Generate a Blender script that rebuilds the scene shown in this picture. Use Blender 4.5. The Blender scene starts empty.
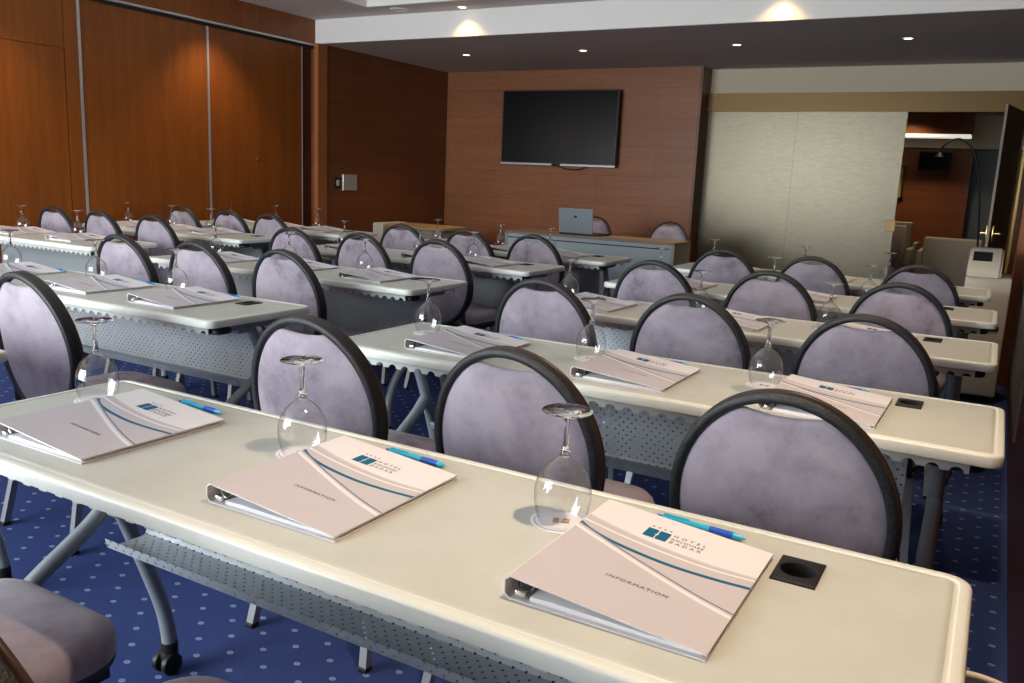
import bpy, bmesh, math, random
from mathutils import Vector, Matrix
random.seed(7)
S = bpy.context.scene
COL = S.collection
PI = math.pi

# ------------------------------------------------------------------ materials
def mat(name, col=(.5, .5, .5), rough=.5, metal=0., spec=.5, **kw):
    m = bpy.data.materials.new(name); m.use_nodes = True
    b = m.node_tree.nodes['Principled BSDF']
    b.inputs['Base Color'].default_value = (*col, 1)
    b.inputs['Roughness'].default_value = rough
    b.inputs['Metallic'].default_value = metal
    b.inputs['Specular IOR Level'].default_value = spec
    for k, v in kw.items():
        b.inputs[k].default_value = v
    return m
def nodes(m):
    return m.node_tree.nodes, m.node_tree.links, m.node_tree.nodes['Principled BSDF']
def nn(m, t, **kw):
    n = m.node_tree.nodes.new(t)
    for k, v in kw.items(): setattr(n, k, v)
    return n
def ramp(m, fac, stops):
    r = nn(m, 'ShaderNodeValToRGB')
    e = r.color_ramp.elements
    while len(e) < len(stops): e.new(.5)
    for i, (p, c) in enumerate(stops):
        e[i].position = p; e[i].color = (*c, 1)
    m.node_tree.links.new(fac, r.inputs['Fac'])
    return r.outputs['Color']
def noise(m, scale=(1, 1, 1), s=5., detail=4., rough=.5, coord='Object', dist=0.):
    N, L, b = nodes(m)
    tc = nn(m, 'ShaderNodeTexCoord'); mp = nn(m, 'ShaderNodeMapping')
    mp.inputs['Scale'].default_value = scale
    L.new(tc.outputs[coord], mp.inputs['Vector'])
    n = nn(m, 'ShaderNodeTexNoise')
    n.inputs['Scale'].default_value = s; n.inputs['Detail'].default_value = detail
    n.inputs['Roughness'].default_value = rough; n.inputs['Distortion'].default_value = dist
    L.new(mp.outputs['Vector'], n.inputs['Vector'])
    return n.outputs['Fac']
def mixcol(m, fac, a, b, mode='MIX'):
    n = nn(m, 'ShaderNodeMix', data_type='RGBA', blend_type=mode)
    L = m.node_tree.links
    for sock, v in ((n.inputs['Factor'], fac), (n.inputs['A'], a), (n.inputs['B'], b)):
        if isinstance(v, (int, float)): sock.default_value = v
        elif isinstance(v, tuple): sock.default_value = (*v, 1)
        else: L.new(v, sock)
    return n.outputs['Result']
def math_(m, op, a, b=None):
    n = nn(m, 'ShaderNodeMath', operation=op); L = m.node_tree.links
    for i, v in enumerate((a, b)):
        if v is None: continue
        if isinstance(v, (int, float)): n.inputs[i].default_value = v
        else: L.new(v, n.inputs[i])
    return n.outputs[0]
def bump(m, h, strength=.2, dist=.01):
    n = nn(m, 'ShaderNodeBump'); L = m.node_tree.links
    n.inputs['Strength'].default_value = strength; n.inputs['Distance'].default_value = dist
    L.new(h, n.inputs['Height']); L.new(n.outputs['Normal'], nodes(m)[2].inputs['Normal'])

M = {}
def wood(name, dark, light, grain, rough=.4, planks=None, spec=.4):
    m = mat(name, light, rough, spec=spec); N, L, b = nodes(m)
    f = noise(m, grain, 6., 6., .6, dist=.4)
    f2 = noise(m, tuple(g * .25 for g in grain), 3., 2.)
    f = math_(m, 'ADD', math_(m, 'MULTIPLY', f, .6), math_(m, 'MULTIPLY', f2, .4))
    c = ramp(m, f, [(.32, dark), (.68, light)])
    if planks:                       # thin joints between veneer boards
        axis, rowh, bw = planks
        tc = nn(m, 'ShaderNodeTexCoord'); sp = nn(m, 'ShaderNodeSeparateXYZ'); cb = nn(m, 'ShaderNodeCombineXYZ')
        L.new(tc.outputs['Object'], sp.inputs[0])
        L.new(sp.outputs[axis], cb.inputs[0]); L.new(sp.outputs[2], cb.inputs[1])
        br = nn(m, 'ShaderNodeTexBrick')
        br.inputs['Scale'].default_value = 1.; br.inputs['Mortar Size'].default_value = .0025
        br.inputs['Mortar Smooth'].default_value = .3
        br.inputs['Brick Width'].default_value = bw; br.inputs['Row Height'].default_value = rowh
        br.inputs['Color1'].default_value = (1, 1, 1, 1); br.inputs['Color2'].default_value = (.84, .84, .84, 1)
        br.inputs['Mortar'].default_value = (.5, .45, .43, 1)
        L.new(cb.outputs[0], br.inputs['Vector'])
        c = mixcol(m, 1., c, br.outputs['Color'], 'MULTIPLY')
    L.new(c, b.inputs['Base Color'])
    return m
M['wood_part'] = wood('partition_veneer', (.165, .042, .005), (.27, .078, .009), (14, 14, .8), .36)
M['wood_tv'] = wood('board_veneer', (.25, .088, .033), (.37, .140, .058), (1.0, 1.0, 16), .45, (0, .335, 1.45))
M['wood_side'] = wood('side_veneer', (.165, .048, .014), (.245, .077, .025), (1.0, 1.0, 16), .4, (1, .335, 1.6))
M['wood_jamb'] = wood('jamb_veneer', (.27, .09, .028), (.38, .14, .05), (14, 14, .8), .4)
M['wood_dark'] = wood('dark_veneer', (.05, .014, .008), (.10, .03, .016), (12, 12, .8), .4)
M['desk_edge'] = wood('desk_top_wood', (.17, .115, .075), (.25, .175, .12), (1, 12, 12), .4)
M['white'] = mat('white_plaster', (.78, .76, .73), .8)
M['ceil'] = mat('shade_toned_ceiling', (.62, .56, .52), .85)  # taupe tone stands in for low light on the ceiling
M['soffit'] = mat('shade_toned_soffit', (.48, .42, .37), .85)  # darker tone stands in for shade on the underside
M['cream_wall'] = mat('cream_wall', (.62, .55, .40), .8)
for k, sc in (('white', 60), ('ceil', 60), ('soffit', 60), ('cream_wall', 60)):
    bump(M[k], noise(M[k], s=sc), .05, .002)
# carpet
m = M['carpet'] = mat('blue_dotted_carpet', (.03, .05, .22), .95, spec=.1); N, L, b = nodes(m)
tc = nn(m, 'ShaderNodeTexCoord'); sp = nn(m, 'ShaderNodeSeparateXYZ'); L.new(tc.outputs['Object'], sp.inputs[0])
def lattice(ox, oy, px=.1205, py=.1166):
    u = math_(m, 'SUBTRACT', math_(m, 'FRACT', math_(m, 'DIVIDE', math_(m, 'SUBTRACT', sp.outputs[0], ox), px)), .5)
    v = math_(m, 'SUBTRACT', math_(m, 'FRACT', math_(m, 'DIVIDE', math_(m, 'SUBTRACT', sp.outputs[1], oy), py)), .5)
    u = math_(m, 'MULTIPLY', u, px / .0095); v = math_(m, 'MULTIPLY', v, py / .0075)
    return math_(m, 'SQRT', math_(m, 'ADD', math_(m, 'MULTIPLY', u, u), math_(m, 'MULTIPLY', v, v)))
d = math_(m, 'MINIMUM', lattice(-1.555 - .06025, 1.483 - .0583), lattice(-1.555, 1.483))
dot = math_(m, 'LESS_THAN', d, 1.); core = math_(m, 'LESS_THAN', d, .35)
base = ramp(m, noise(m, s=900., detail=2.), [(.3, (.022, .038, .125)), (.7, (.048, .078, .225))])
c = mixcol(m, math_(m, 'MULTIPLY', dot, .85), base, (.27, .33, .46))
c = mixcol(m, math_(m, 'MULTIPLY', core, .5), c, (.08, .11, .28))
L.new(c, b.inputs['Base Color']); bump(m, noise(m, s=1400.), .5, .004)
# furniture
m = M['top'] = mat('table_laminate', (.60, .60, .53), .38, spec=.35); N, L, b = nodes(m)
L.new(ramp(m, noise(m, s=14., detail=5.), [(.3, (.52, .545, .485)), (.7, (.56, .585, .525))]), b.inputs['Base Color'])
bump(m, noise(m, s=500.), .06, .001)
M['top_edge'] = mat('lit_table_edge_plastic', (.72, .755, .68), .35)  # colour lightened as though the edges catch window light
M['rib'] = mat('table_underside_plastic', (.55, .57, .52), .6)
M['steel'] = mat('grey_powdercoat', (.27, .30, .32), .42, metal=.35)
M['black'] = mat('black_plastic', (.012, .012, .013), .45, spec=.3)
M['outlet'] = mat('outlet_black', (.018, .018, .018), .5, spec=.25)
M['chrome'] = mat('bright_steel', (.65, .64, .62), .25, metal=1.)
m = M['perf'] = mat('perforated_steel', (.37, .405, .425), .45, metal=.3); N, L, b = nodes(m)
tc = nn(m, 'ShaderNodeTexCoord'); sp = nn(m, 'ShaderNodeSeparateXYZ'); L.new(tc.outputs['UV'], sp.inputs[0])
def holes(ox, oy, p, r):
    u = math_(m, 'SUBTRACT', math_(m, 'FRACT', math_(m, 'DIVIDE', math_(m, 'SUBTRACT', sp.outputs[0], ox), p)), .5)
    v = math_(m, 'SUBTRACT', math_(m, 'FRACT', math_(m, 'DIVIDE', math_(m, 'SUBTRACT', sp.outputs[1], oy), p)), .5)
    return math_(m, 'LESS_THAN', math_(m, 'MULTIPLY', math_(m, 'SQRT', math_(m, 'ADD', math_(m, 'MULTIPLY', u, u), math_(m, 'MULTIPLY', v, v))), p / r), 1.)
h = math_(m, 'MAXIMUM', holes(0, 0, .026, .0031), holes(.013, .013, .026, .0031))
tr = nn(m, 'ShaderNodeBsdfTransparent'); mx = nn(m, 'ShaderNodeMixShader')
L.new(h, mx.inputs[0]); L.new(b.outputs[0], mx.inputs[1]); L.new(tr.outputs[0], mx.inputs[2])
L.new(mx.outputs[0], N['Material Output'].inputs['Surface'])
m = M['suede'] = mat('lavender_grey_suede', (.40, .36, .44), .85, spec=.2, **{'Sheen Weight': .35, 'Sheen Roughness': .5}); N, L, b = nodes(m)
oi = nn(m, 'ShaderNodeObjectInfo'); tc = nn(m, 'ShaderNodeTexCoord'); ad = nn(m, 'ShaderNodeVectorMath', operation='ADD')
sc = nn(m, 'ShaderNodeVectorMath', operation='SCALE'); L.new(oi.outputs['Location'], sc.inputs[0]); sc.inputs['Scale'].default_value = 3.7
L.new(tc.outputs['Object'], ad.inputs[0]); L.new(sc.outputs[0], ad.inputs[1])
n1 = nn(m, 'ShaderNodeTexNoise'); n1.inputs['Scale'].default_value = 7.; n1.inputs['Detail'].default_value = 8.; n1.inputs['Roughness'].default_value = .68; n1.inputs['Distortion'].default_value = .15
L.new(ad.outputs[0], n1.inputs['Vector'])
L.new(ramp(m, n1.outputs['Fac'], [(.33, (.17, .146, .172)), (.45, (.30, .26, .305)), (.60, (.385, .338, .386))]), b.inputs['Base Color'])
m = M['rim'] = mat('black_textured_vinyl', (.03, .032, .033), .45); N, L, b = nodes(m)
L.new(ramp(m, noise(m, s=420., detail=2.), [(.48, (.009, .010, .011)), (.75, (.055, .058, .058))]), b.inputs['Base Color'])
bump(m, noise(m, s=420.), .5, .003)
M['piping'] = mat('dark_brown_piping', (.045, .022, .014), .4)
M['leg'] = mat('silver_grey_tube', (.30, .31, .32), .35, metal=.7)
M['shaded_cloth'] = mat('seat_side_shade', (.06, .055, .065), .8)  # upholstery darkened for the shade low on the seat side
# binder
M['b_taupe'] = mat('cover_taupe', (.57, .545, .565), .5, spec=.3)
M['b_white'] = mat('cover_white', (.84, .83, .84), .4)
M['b_light'] = mat('cover_light_taupe', (.67, .65, .66), .45)
M['b_teal'] = mat('cover_teal', (.004, .13, .24), .55, spec=.2)
M['b_slate'] = mat('cover_slate', (.06, .12, .2), .55, spec=.2)
M['b_edge'] = mat('cover_board', (.74, .72, .72), .5)
M['paper'] = mat('white_paper', (.82, .83, .86), .7)
M['ink'] = mat('grey_ink', (.07, .065, .07), .6)
M['gold'] = mat('gold_print', (.42, .22, .07), .45)
M['brown_print'] = mat('brown_print', (.28, .15, .09), .5)
M['pen_cyan'] = mat('pen_cyan', (.02, .52, .78), .3)
M['pen_blue'] = mat('pen_blue', (.01, .10, .60), .35)
m = M['glass'] = mat('clear_glass', (1, 1, 1), 0., **{'Transmission Weight': 1., 'IOR': 1.46})
m = M['bowl'] = bpy.data.materials.new('thin_clear_glass'); m.use_nodes = True
N, L = m.node_tree.nodes, m.node_tree.links; N.remove(N['Principled BSDF'])
t_ = nn(m, 'ShaderNodeBsdfTransparent'); lw = nn(m, 'ShaderNodeLayerWeight'); lw.inputs['Blend'].default_value = .5
p5 = nn(m, 'ShaderNodeMath', operation='POWER'); L.new(lw.outputs['Facing'], p5.inputs[0]); p5.inputs[1].default_value = 5.
L.new(mixcol(m, p5.outputs[0], (.95, .955, .955), (.45, .45, .46)), t_.inputs[0])  # outline darkened in the tint, imitating refraction at the edges
g_ = nn(m, 'ShaderNodeBsdfGlossy'); g_.inputs['Roughness'].default_value = .02
fr_ = nn(m, 'ShaderNodeLayerWeight'); fr_.inputs['Blend'].default_value = .5
fr = nn(m, 'ShaderNodeMath', operation='MULTIPLY_ADD'); pw = nn(m, 'ShaderNodeMath', operation='POWER')
L.new(fr_.outputs['Facing'], pw.inputs[0]); pw.inputs[1].default_value = 3.; L.new(pw.outputs[0], fr.inputs[0]); fr.inputs[1].default_value = .65; fr.inputs[2].default_value = .085
mx = nn(m, 'ShaderNodeMixShader'); L.new(fr.outputs[0], mx.inputs[0]); L.new(t_.outputs[0], mx.inputs[1]); L.new(g_.outputs[0], mx.inputs[2])
L.new(mx.outputs[0], N['Material Output'].inputs['Surface'])
# room fittings
m = M['mesh_glass'] = mat('silver_mesh_glass', (.34, .345, .29), .33, metal=.75); N, L, b = nodes(m)
f = noise(m, (3, 3, 14), 4., 6., .75)
L.new(ramp(m, f, [(.3, (.125, .108, .074)), (.7, (.160, .140, .096))]), b.inputs['Base Color'])
bump(m, noise(m, (1, 1, 1), 260.), .25, .002)
M['bronze'] = mat('bronze_metal', (.13, .075, .024), .42, metal=.6)
M['bronze_l'] = mat('pale_bronze', (.42, .27, .11), .45, metal=.4)
M['brass'] = mat('polished_brass', (.80, .55, .20), .2, metal=1.)
M['alu'] = mat('aluminium_strip', (.62, .60, .57), .35, metal=.7)
M['gap'] = mat('shadow_gap', (.01, .008, .007), .8)
M['tv'] = mat('tv_screen', (.004, .005, .005), .16, spec=.4)
M['tvb'] = mat('tv_bezel', (.01, .01, .01), .35)
M['silver'] = mat('silver_plastic', (.60, .60, .60), .3, metal=.5)
M['laptop'] = mat('laptop_grey', (.22, .255, .28), .4, metal=.4)
M['desk'] = mat('desk_grey_panel', (.30, .36, .38), .5)
M['desk_side'] = mat('desk_side_panel', (.26, .25, .20), .55)
M['cream'] = mat('cream_plastic', (.62, .58, .47), .45)
M['tan'] = mat('tan_wood', (.42, .27, .11), .45)
M['taupe_cloth'] = mat('taupe_upholstery', (.30, .27, .22), .8)
M['leather_dark'] = mat('dark_door', (.22, .185, .135), .5)
M['blue_grey'] = mat('blue_grey_panel', (.10, .13, .14), .5)
M['warm_panel'] = mat('grey_brown_panel', (.17, .14, .12), .6)
def emit(name, col, s):
    m = bpy.data.materials.new(name); m.use_nodes = True
    b = m.node_tree.nodes['Principled BSDF']
    b.inputs['Base Color'].default_value = (*col, 1)
    b.inputs['Emission Color'].default_value = (*col, 1); b.inputs['Emission Strength'].default_value = s
    return m
M['lamp'] = emit('lamp_lens', (1., .90, .74), 6.)
M['tray'] = emit('fill_diffuser', (1., .96, .91), .3)  # glow of the added fill panel
M['lobby_lamp'] = emit('lobby_lamp_lens', (1., .95, .85), .7)

# ------------------------------------------------------------------ mesh helpers
def finish(name, bm, material, parent=None, smooth=None):
    me = bpy.data.meshes.new(name)
    bmesh.ops.recalc_face_normals(bm, faces=bm.faces)
    bm.to_mesh(me); bm.free()
    mats = material if isinstance(material, (list, tuple)) else [material]
    for x in mats: me.materials.append(M[x])
    if smooth is not None:
        me.polygons.foreach_set('use_smooth', [True] * len(me.polygons))
        me.set_sharp_from_angle(angle=math.radians(smooth))
    o = bpy.data.objects.new(name, me); COL.objects.link(o)
    if parent: o.parent = parent
    return o
def box(bm, x0, x1, y0, y1, z0, z1, bev=0., seg=2, rot=None, mi=0):
    r = bmesh.ops.create_cube(bm, size=1.)
    vs = r['verts']
    for v in vs:
        v.co = Vector(((x0 + x1) / 2 + v.co.x * (x1 - x0), (y0 + y1) / 2 + v.co.y * (y1 - y0), (z0 + z1) / 2 + v.co.z * (z1 - z0)))
    fs = set(f for v in vs for f in v.link_faces)
    for f in fs: f.material_index = mi
    if bev:
        es = list(set(e for v in vs for e in v.link_edges))
        r2 = bmesh.ops.bevel(bm, geom=es, offset=bev, segments=seg, profile=.5, affect='EDGES')
        vs = list(set(v for f in r2['faces'] for v in f.verts) | set(v for v in vs if v.is_valid))
        for f in r2['faces']: f.material_index = mi
    if rot: bmesh.ops.transform(bm, matrix=rot, verts=vs)
    return vs
def catmull(pts, n=6):
    P = [Vector(p) for p in pts]; P = [2 * P[0] - P[1]] + P + [2 * P[-1] - P[-2]]
    out = []
    for i in range(1, len(P) - 2):
        for k in range(n):
            t = k / n; a, b, c, d = P[i - 1], P[i], P[i + 1], P[i + 2]
            out.append(.5 * (2 * b + (c - a) * t + (2 * a - 5 * b + 4 * c - d) * t * t + (3 * b - a - 3 * c + d) * t ** 3))
    out.append(P[-2]); return out
def tube(bm, pts, r, seg=10, cap=True, section=None, closed=False, up=None, radii=None):
    P = [Vector(p) for p in pts]; n = len(P); rings = []
    prev = None
    for i, p in enumerate(P):
        if closed: t = (P[(i + 1) % n] - P[i - 1]).normalized()
        else: t = (P[min(i + 1, n - 1)] - P[max(i - 1, 0)]).normalized()
        if up is not None: a = Vector(up)
        elif prev is None: a = Vector((0, 0, 1)) if abs(t.z) < .9 else Vector((1, 0, 0))
        else: a = prev
        a = (a - t * a.dot(t)).normalized(); b = t.cross(a).normalized(); prev = a
        ring = []
        if section: prof = section
        else:
            rr = radii[i] if radii else r
            prof = [(rr * math.cos(2 * PI * k / seg), rr * math.sin(2 * PI * k / seg)) for k in range(seg)]
        for (u, v) in prof: ring.append(bm.verts.new(p + a * u + b * v))
        rings.append(ring)
    m_ = len(rings[0])
    for i in range(n if closed else n - 1):
        A, B = rings[i], rings[(i + 1) % n]
        for k in range(m_): bm.faces.new((A[k], A[(k + 1) % m_], B[(k + 1) % m_], B[k]))
    if cap and not closed:
        bm.faces.new(rings[0][::-1]); bm.faces.new(rings[-1])
def lathe(bm, prof, seg=32, c=(0, 0, 0), mis=None):
    rings = []
    for (r, z) in prof:
        if r < 1e-6: rings.append([bm.verts.new((c[0], c[1], c[2] + z))])
        else: rings.append([bm.verts.new((c[0] + r * math.cos(2 * PI * k / seg), c[1] + r * math.sin(2 * PI * k / seg), c[2] + z)) for k in range(seg)])
    for i in range(len(rings) - 1):
        A, B = rings[i], rings[i + 1]
        for k in range(seg):
            q = []
            for ring, kk in ((A, k), (A, k + 1), (B, k + 1), (B, k)):
                v = ring[0] if len(ring) == 1 else ring[kk % seg]
                if v not in q: q.append(v)
            if len(q) > 2:
                f = bm.faces.new(q)
                if mis: f.material_index = mis[i]
def rrect(x0, x1, y0, y1, r, seg=6):
    out = []
    for (cx, cy, a0) in ((x1 - r, y0 + r, -PI / 2), (x1 - r, y1 - r, 0), (x0 + r, y1 - r, PI / 2), (x0 + r, y0 + r, PI)):
        for k in range(seg + 1):
            a = a0 + PI / 2 * k / seg
            out.append((cx + r * math.cos(a), cy + r * math.sin(a)))
    return out
def loops(bm, levels, x0, x1, y0, y1, r, seg=6, mis=None, hole=None):
    """stack of rounded-rectangle loops [(inset, z)], both ends closed"""
    rings = []
    for (i, z) in levels:
        rings.append([bm.verts.new((x, y, z)) for (x, y) in rrect(x0 + i, x1 - i, y0 + i, y1 - i, max(r - i, .002), seg)])
    n = len(rings[0])
    for j in range(len(rings) - 1):
        for k in range(n):
            f = bm.faces.new((rings[j][k], rings[j][(k + 1) % n], rings[j + 1][(k + 1) % n], rings[j + 1][k]))
            if mis: f.material_index = mis[j]
    a = bm.faces.new(rings[0][::-1])
    if mis: a.material_index = mis[0]
    if hole:                                        # (x, y, radius) cut through the top face
        z = levels[-1][1]
        hv = [bm.verts.new((hole[0] + hole[2] * math.cos(2 * PI * k / 32), hole[1] + hole[2] * math.sin(2 * PI * k / 32), z)) for k in range(32)]
        es = [bm.edges.new((hv[k], hv[(k + 1) % 32])) for k in range(32)]
        es += [bm.edges.get((rings[-1][k], rings[-1][(k + 1) % n])) for k in range(n)]
        new = [f for f in bmesh.ops.triangle_fill(bm, edges=es, use_beauty=True, normal=(0, 0, 1))['geom'] if isinstance(f, bmesh.types.BMFace)]
    else: new = [bm.faces.new(rings[-1])]
    if mis:
        for f in new: f.material_index = mis[-1]
    return rings
def prism(bm, poly, h, axis='z', base=0., mi=0):
    """extrude a 2D polygon; axis z: (x,y)->z, x: (y,z)->x, y: (x,z)->y"""
    def P(a, b, c):
        return {'z': (a, b, c), 'x': (c, a, b), 'y': (a, c, b)}[axis]
    A = [bm.verts.new(P(a, b, base)) for a, b in poly]; B = [bm.verts.new(P(a, b, base + h)) for a, b in poly]
    fs = [bm.faces.new(A[::-1]), bm.faces.new(B)]
    n = len(poly)
    for k in range(n): fs.append(bm.faces.new((A[k], A[(k + 1) % n], B[(k + 1) % n], B[k])))
    for f in fs: f.material_index = mi
def tag(o, label, cat, group=None, kind=None):
    o['label'] = label; o['category'] = cat
    if group: o['group'] = group
    if kind: o['kind'] = kind
    return o
def thing(name, label, cat, loc=(0, 0, 0), rz=0., group=None):
    o = bpy.data.objects.new(name, None); COL.objects.link(o); o.empty_display_size = .1
    o.location = loc; o.rotation_euler = (0, 0, rz)
    return tag(o, label, cat, group)
def struct(name, bm, material, label=None, parent=None, smooth=None):
    o = finish(name, bm, material, parent, smooth)
    if parent is None:
        o['kind'] = 'structure'; o['category'] = name.split('_')[0]
        o['label'] = label or name
    return o
def sbox(name, material, dims, label, bev=0., parent=None):
    bm = bmesh.new(); box(bm, *dims, bev=bev)
    return struct(name, bm, material, label, parent)
def dup(root, loc, rz=0., label=None, group=None):
    r = root.copy(); COL.objects.link(r); r.location = loc; r.rotation_euler = (0, 0, rz)
    if label: r['label'] = label
    if group: r['group'] = group
    for ch in root.children:
        c = ch.copy(); COL.objects.link(c); c.parent = r
        for g in ch.children:
            d = g.copy(); COL.objects.link(d); d.parent = c
    return r
class Proto:
    """first placing moves the prototype itself, later ones copy it"""
    def __init__(s, root): s.root = root; s.used = False
    def put(s, loc, rz=0., label=None, group=None):
        if not s.used:
            s.used = True; s.root.location = loc; s.root.rotation_euler = (0, 0, rz)
            if label: s.root['label'] = label
            if group: s.root['group'] = group
            return s.root
        return dup(s.root, loc, rz, label, group)
def text_mesh(name, body, size, material, parent, loc, rz=0., spacing=1.):
    cu = bpy.data.curves.new(name, 'FONT'); cu.body = body; cu.size = size; cu.extrude = .00008
    cu.space_character = spacing; cu.resolution_u = 3
    tmp = bpy.data.objects.new(name, cu); COL.objects.link(tmp)
    bpy.context.view_layer.update()
    me = bpy.data.meshes.new_from_object(tmp.evaluated_get(bpy.context.evaluated_depsgraph_get()))
    bpy.data.objects.remove(tmp); bpy.data.curves.remove(cu)
    me.materials.clear(); me.materials.append(M[material])
    o = bpy.data.objects.new(name, me); COL.objects.link(o); o.parent = parent
    o.location = loc; o.rotation_euler = (0, 0, rz)
    return o

# ------------------------------------------------------------------ room shell
XL, XP, XB, XR = -6.60, -6.65, -6.56, .17         # header, folding partition, side wall, right wall
YB, YS, YT, YG, Y0 = 9.60, 7.15, 9.60, 9.90, -2.2
ZS, ZU = 2.575, 2.81
sbox('floor', 'carpet', (-7.0, .5, Y0 - .2, 17.2, -.1, 0), 'dark blue carpet with a grid of pale dots')
# left side: folding partition of three veneered leaves with a pass door
def part_leaf(y0, y1): 
    return (XP - .06, XP, y0, y1, .012, 2.52)
bm = bmesh.new()
box(bm, *part_leaf(Y0, 3.1)); box(bm, XP - .06, XP, 3.106, 4.325, 2.116, 2.52); box(bm, XP - .06, XP, 4.331, 4.445, .012, 2.52)
box(bm, XP - .06, XP - .02, 3.1, 4.33, .012, 2.12, mi=1)
wl = struct('wall_left', bm, ['wood_part', 'gap'], 'orange brown veneered folding partition along the room side')
sbox('door_4', 'wood_part', (XP - .045, XP - .0005, 3.108, 4.322, .014, 2.112), 'flush pass door cut into the partition leaf')
sbox('wall_left_panel', 'wood_part', (XP - .06, XP, 4.475, 5.735, .012, 2.52), 'wide veneered partition leaf between two pale strips')
bm = bmesh.new(); box(bm, XP - .06, XP, 5.765, 6.985, .012, 2.52)
struct('wall_left_leaf', bm, 'wood_part', 'veneered partition leaf with a small keyhole')
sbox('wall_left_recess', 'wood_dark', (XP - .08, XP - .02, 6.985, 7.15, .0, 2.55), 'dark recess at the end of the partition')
for i, (y, w) in enumerate(((4.46, .022), (5.75, .022), (6.99, .008))):
    sbox('trim_%d' % (i + 1), 'alu', (XP - .02, XP + .006, y - w / 2, y + w / 2, .012, 2.52), 'pale metal strip %s on the partition' % ('near the pass door', 'between two wide leaves', 'by the recess')[i])
sbox('trim_4', 'gap', (XP - .07, XP + .02, Y0, YS, 2.52, 2.548), 'dark gap under the sliding rail')
sbox('trim_5', 'alu', (XP - .02, XL + .004, Y0, YS, 2.545, 2.562), 'aluminium sliding rail above the partition')
sbox('wall_left_header', 'wood_part', (XP - .1, XL, Y0, YS, 2.562, 3.1), 'wood header above the partition rail')
sbox('wall_left_backing', 'gap', (XP - .2, XP - .09, Y0, YS + .1, 0, 3.1), 'dark backing behind the partition')
sbox('trim_6', 'wood_jamb', (XL - .005, XB + .010, YS - .02, 7.275, 0, ZS - .002), 'lighter wood jamb where the partition ends')
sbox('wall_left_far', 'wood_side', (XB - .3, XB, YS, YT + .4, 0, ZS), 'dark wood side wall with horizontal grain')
# far walls
sbox('wall_back', 'wood_tv', (XB, -3.12, YT, YT + .2, 0, ZS), 'warm wood board wall behind the television')
sbox('wall_back_end', 'wood_side', (-3.15, -3.118, YT - .002, YG + .1, 0, ZS), 'wood end face of the television wall')
sbox('wall_back_upper', 'cream_wall', (-3.15, XR, YG, YG + .12, 2.30, ZS), 'cream wall above the bronze beam')
sbox('trim_7', 'bronze', (-3.118, XR, YG - .05, YG + .06, 2.105, 2.305), 'bronze beam over the glass panels')
sbox('door_1', 'mesh_glass', (-3.118, -2.095, YG - .01, YG + .012, 0.01, 2.105), 'silver mesh glass panel next to the wood wall')
sbox('door_2', 'mesh_glass', (-2.105, -1.0, YG - .035, YG - .013, 0.01, 2.105), 'silver mesh glass panel beside the doorway')
sbox('door_edge', 'gap', (-2.1055, -2.1035, YG - .036, YG - .012, .01, 2.105), 'dark', parent=bpy.data.objects['door_2'])['label'] = 'dark strip standing in for shade between the glass panels'  # dark strip added for the shade that parts the glass panels
o = sbox('lock_plate', 'bronze_l', (-1.085, -.985, YG - .045, YG - .034, .875, .995), 'brass lock plate', bev=.003, parent=bpy.data.objects['door_2']); o['label'] = 'brass lock plate'
# open door leaf, hinged at the jamb and swung into the room
bm = bmesh.new(); box(bm, -.012, .012, -.92, 0, .01, 2.095, bev=.003)
d3 = struct('door_3', bm, 'leather_dark', 'dark door leaf standing open beside the doorway')
d3.location = (.045, YG - .06, 0); d3.rotation_euler = (0, 0, math.radians(-9.5))
bm = bmesh.new()
for s in (-1, 1):
    box(bm, s * .025 - .006, s * .025 + .006, -.875, -.825, .87, 1.02, bev=.003)
    tube(bm, [(s * .03, -.85, .95), (s * .07, -.85, .95)], .009)
    tube(bm, catmull([(s * .07, -.85, .95), (s * .075, -.80, .95), (s * .072, -.73, .95)], 4), .010)
struct('door_handle', bm, 'brass', parent=d3, smooth=40)['label'] = 'brass lever handle'
sbox('trim_8', 'brass', (.075, .098, YG - .03, YG + .05, 0, 2.105), 'gold coloured strip at the door jamb')  # brass coloured strip along the jamb
# right wall, with pilaster and grey brown panel
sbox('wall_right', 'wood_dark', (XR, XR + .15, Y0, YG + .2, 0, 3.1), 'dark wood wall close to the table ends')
sbox('wall_right_pilaster', 'wood_jamb', (.105, XR + .02, 6.62, 7.15, 0, ZS), 'reddish wood pilaster on the side wall')
sbox('wall_right_panel', 'warm_panel', (XR - .008, XR + .02, 4.2, 6.58, .22, 2.3), 'grey brown wall panel by the pilaster')
# ceilings
bm = bmesh.new()
TX0, TX1, TY0, TY1 = -5.56, -.75, .6, 6.72
for d_ in ((-7, .5, Y0 - .2, TY0 - .02), (-7, .5, TY1 + .02, YS + .2), (-7, TX0 - .02, TY0 - .02, TY1 + .02), (TX1 + .02, .5, TY0 - .02, TY1 + .02)):
    box(bm, *d_, ZU, ZU + .05)
struct('ceiling', bm, 'ceil', 'ceiling toned taupe for low light around the raised tray')
bm = bmesh.new()
box(bm, TX0 - .05, TX1 + .05, TY0 - .05, TY1 + .05, ZU + .26, ZU + .3)
box(bm, TX0 - .04, TX0, TY0 - .04, TY1 + .04, ZU - .004, ZU + .27); box(bm, TX1, TX1 + .04, TY0 - .04, TY1 + .04, ZU - .004, ZU + .27)
box(bm, TX0, TX1, TY1, TY1 + .04, ZU - .004, ZU + .27); box(bm, TX0, TX1, TY0 - .04, TY0, ZU - .004, ZU + .27)
struct('ceiling_tray', bm, 'white', 'white raised ceiling tray')
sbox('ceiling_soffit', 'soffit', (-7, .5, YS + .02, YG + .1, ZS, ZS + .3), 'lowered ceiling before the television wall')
sbox('trim_9', 'white', (XL, .5, YS - .01, YS + .03, ZS - .006, ZU), 'white bulkhead face of the lowered ceiling')
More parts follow.
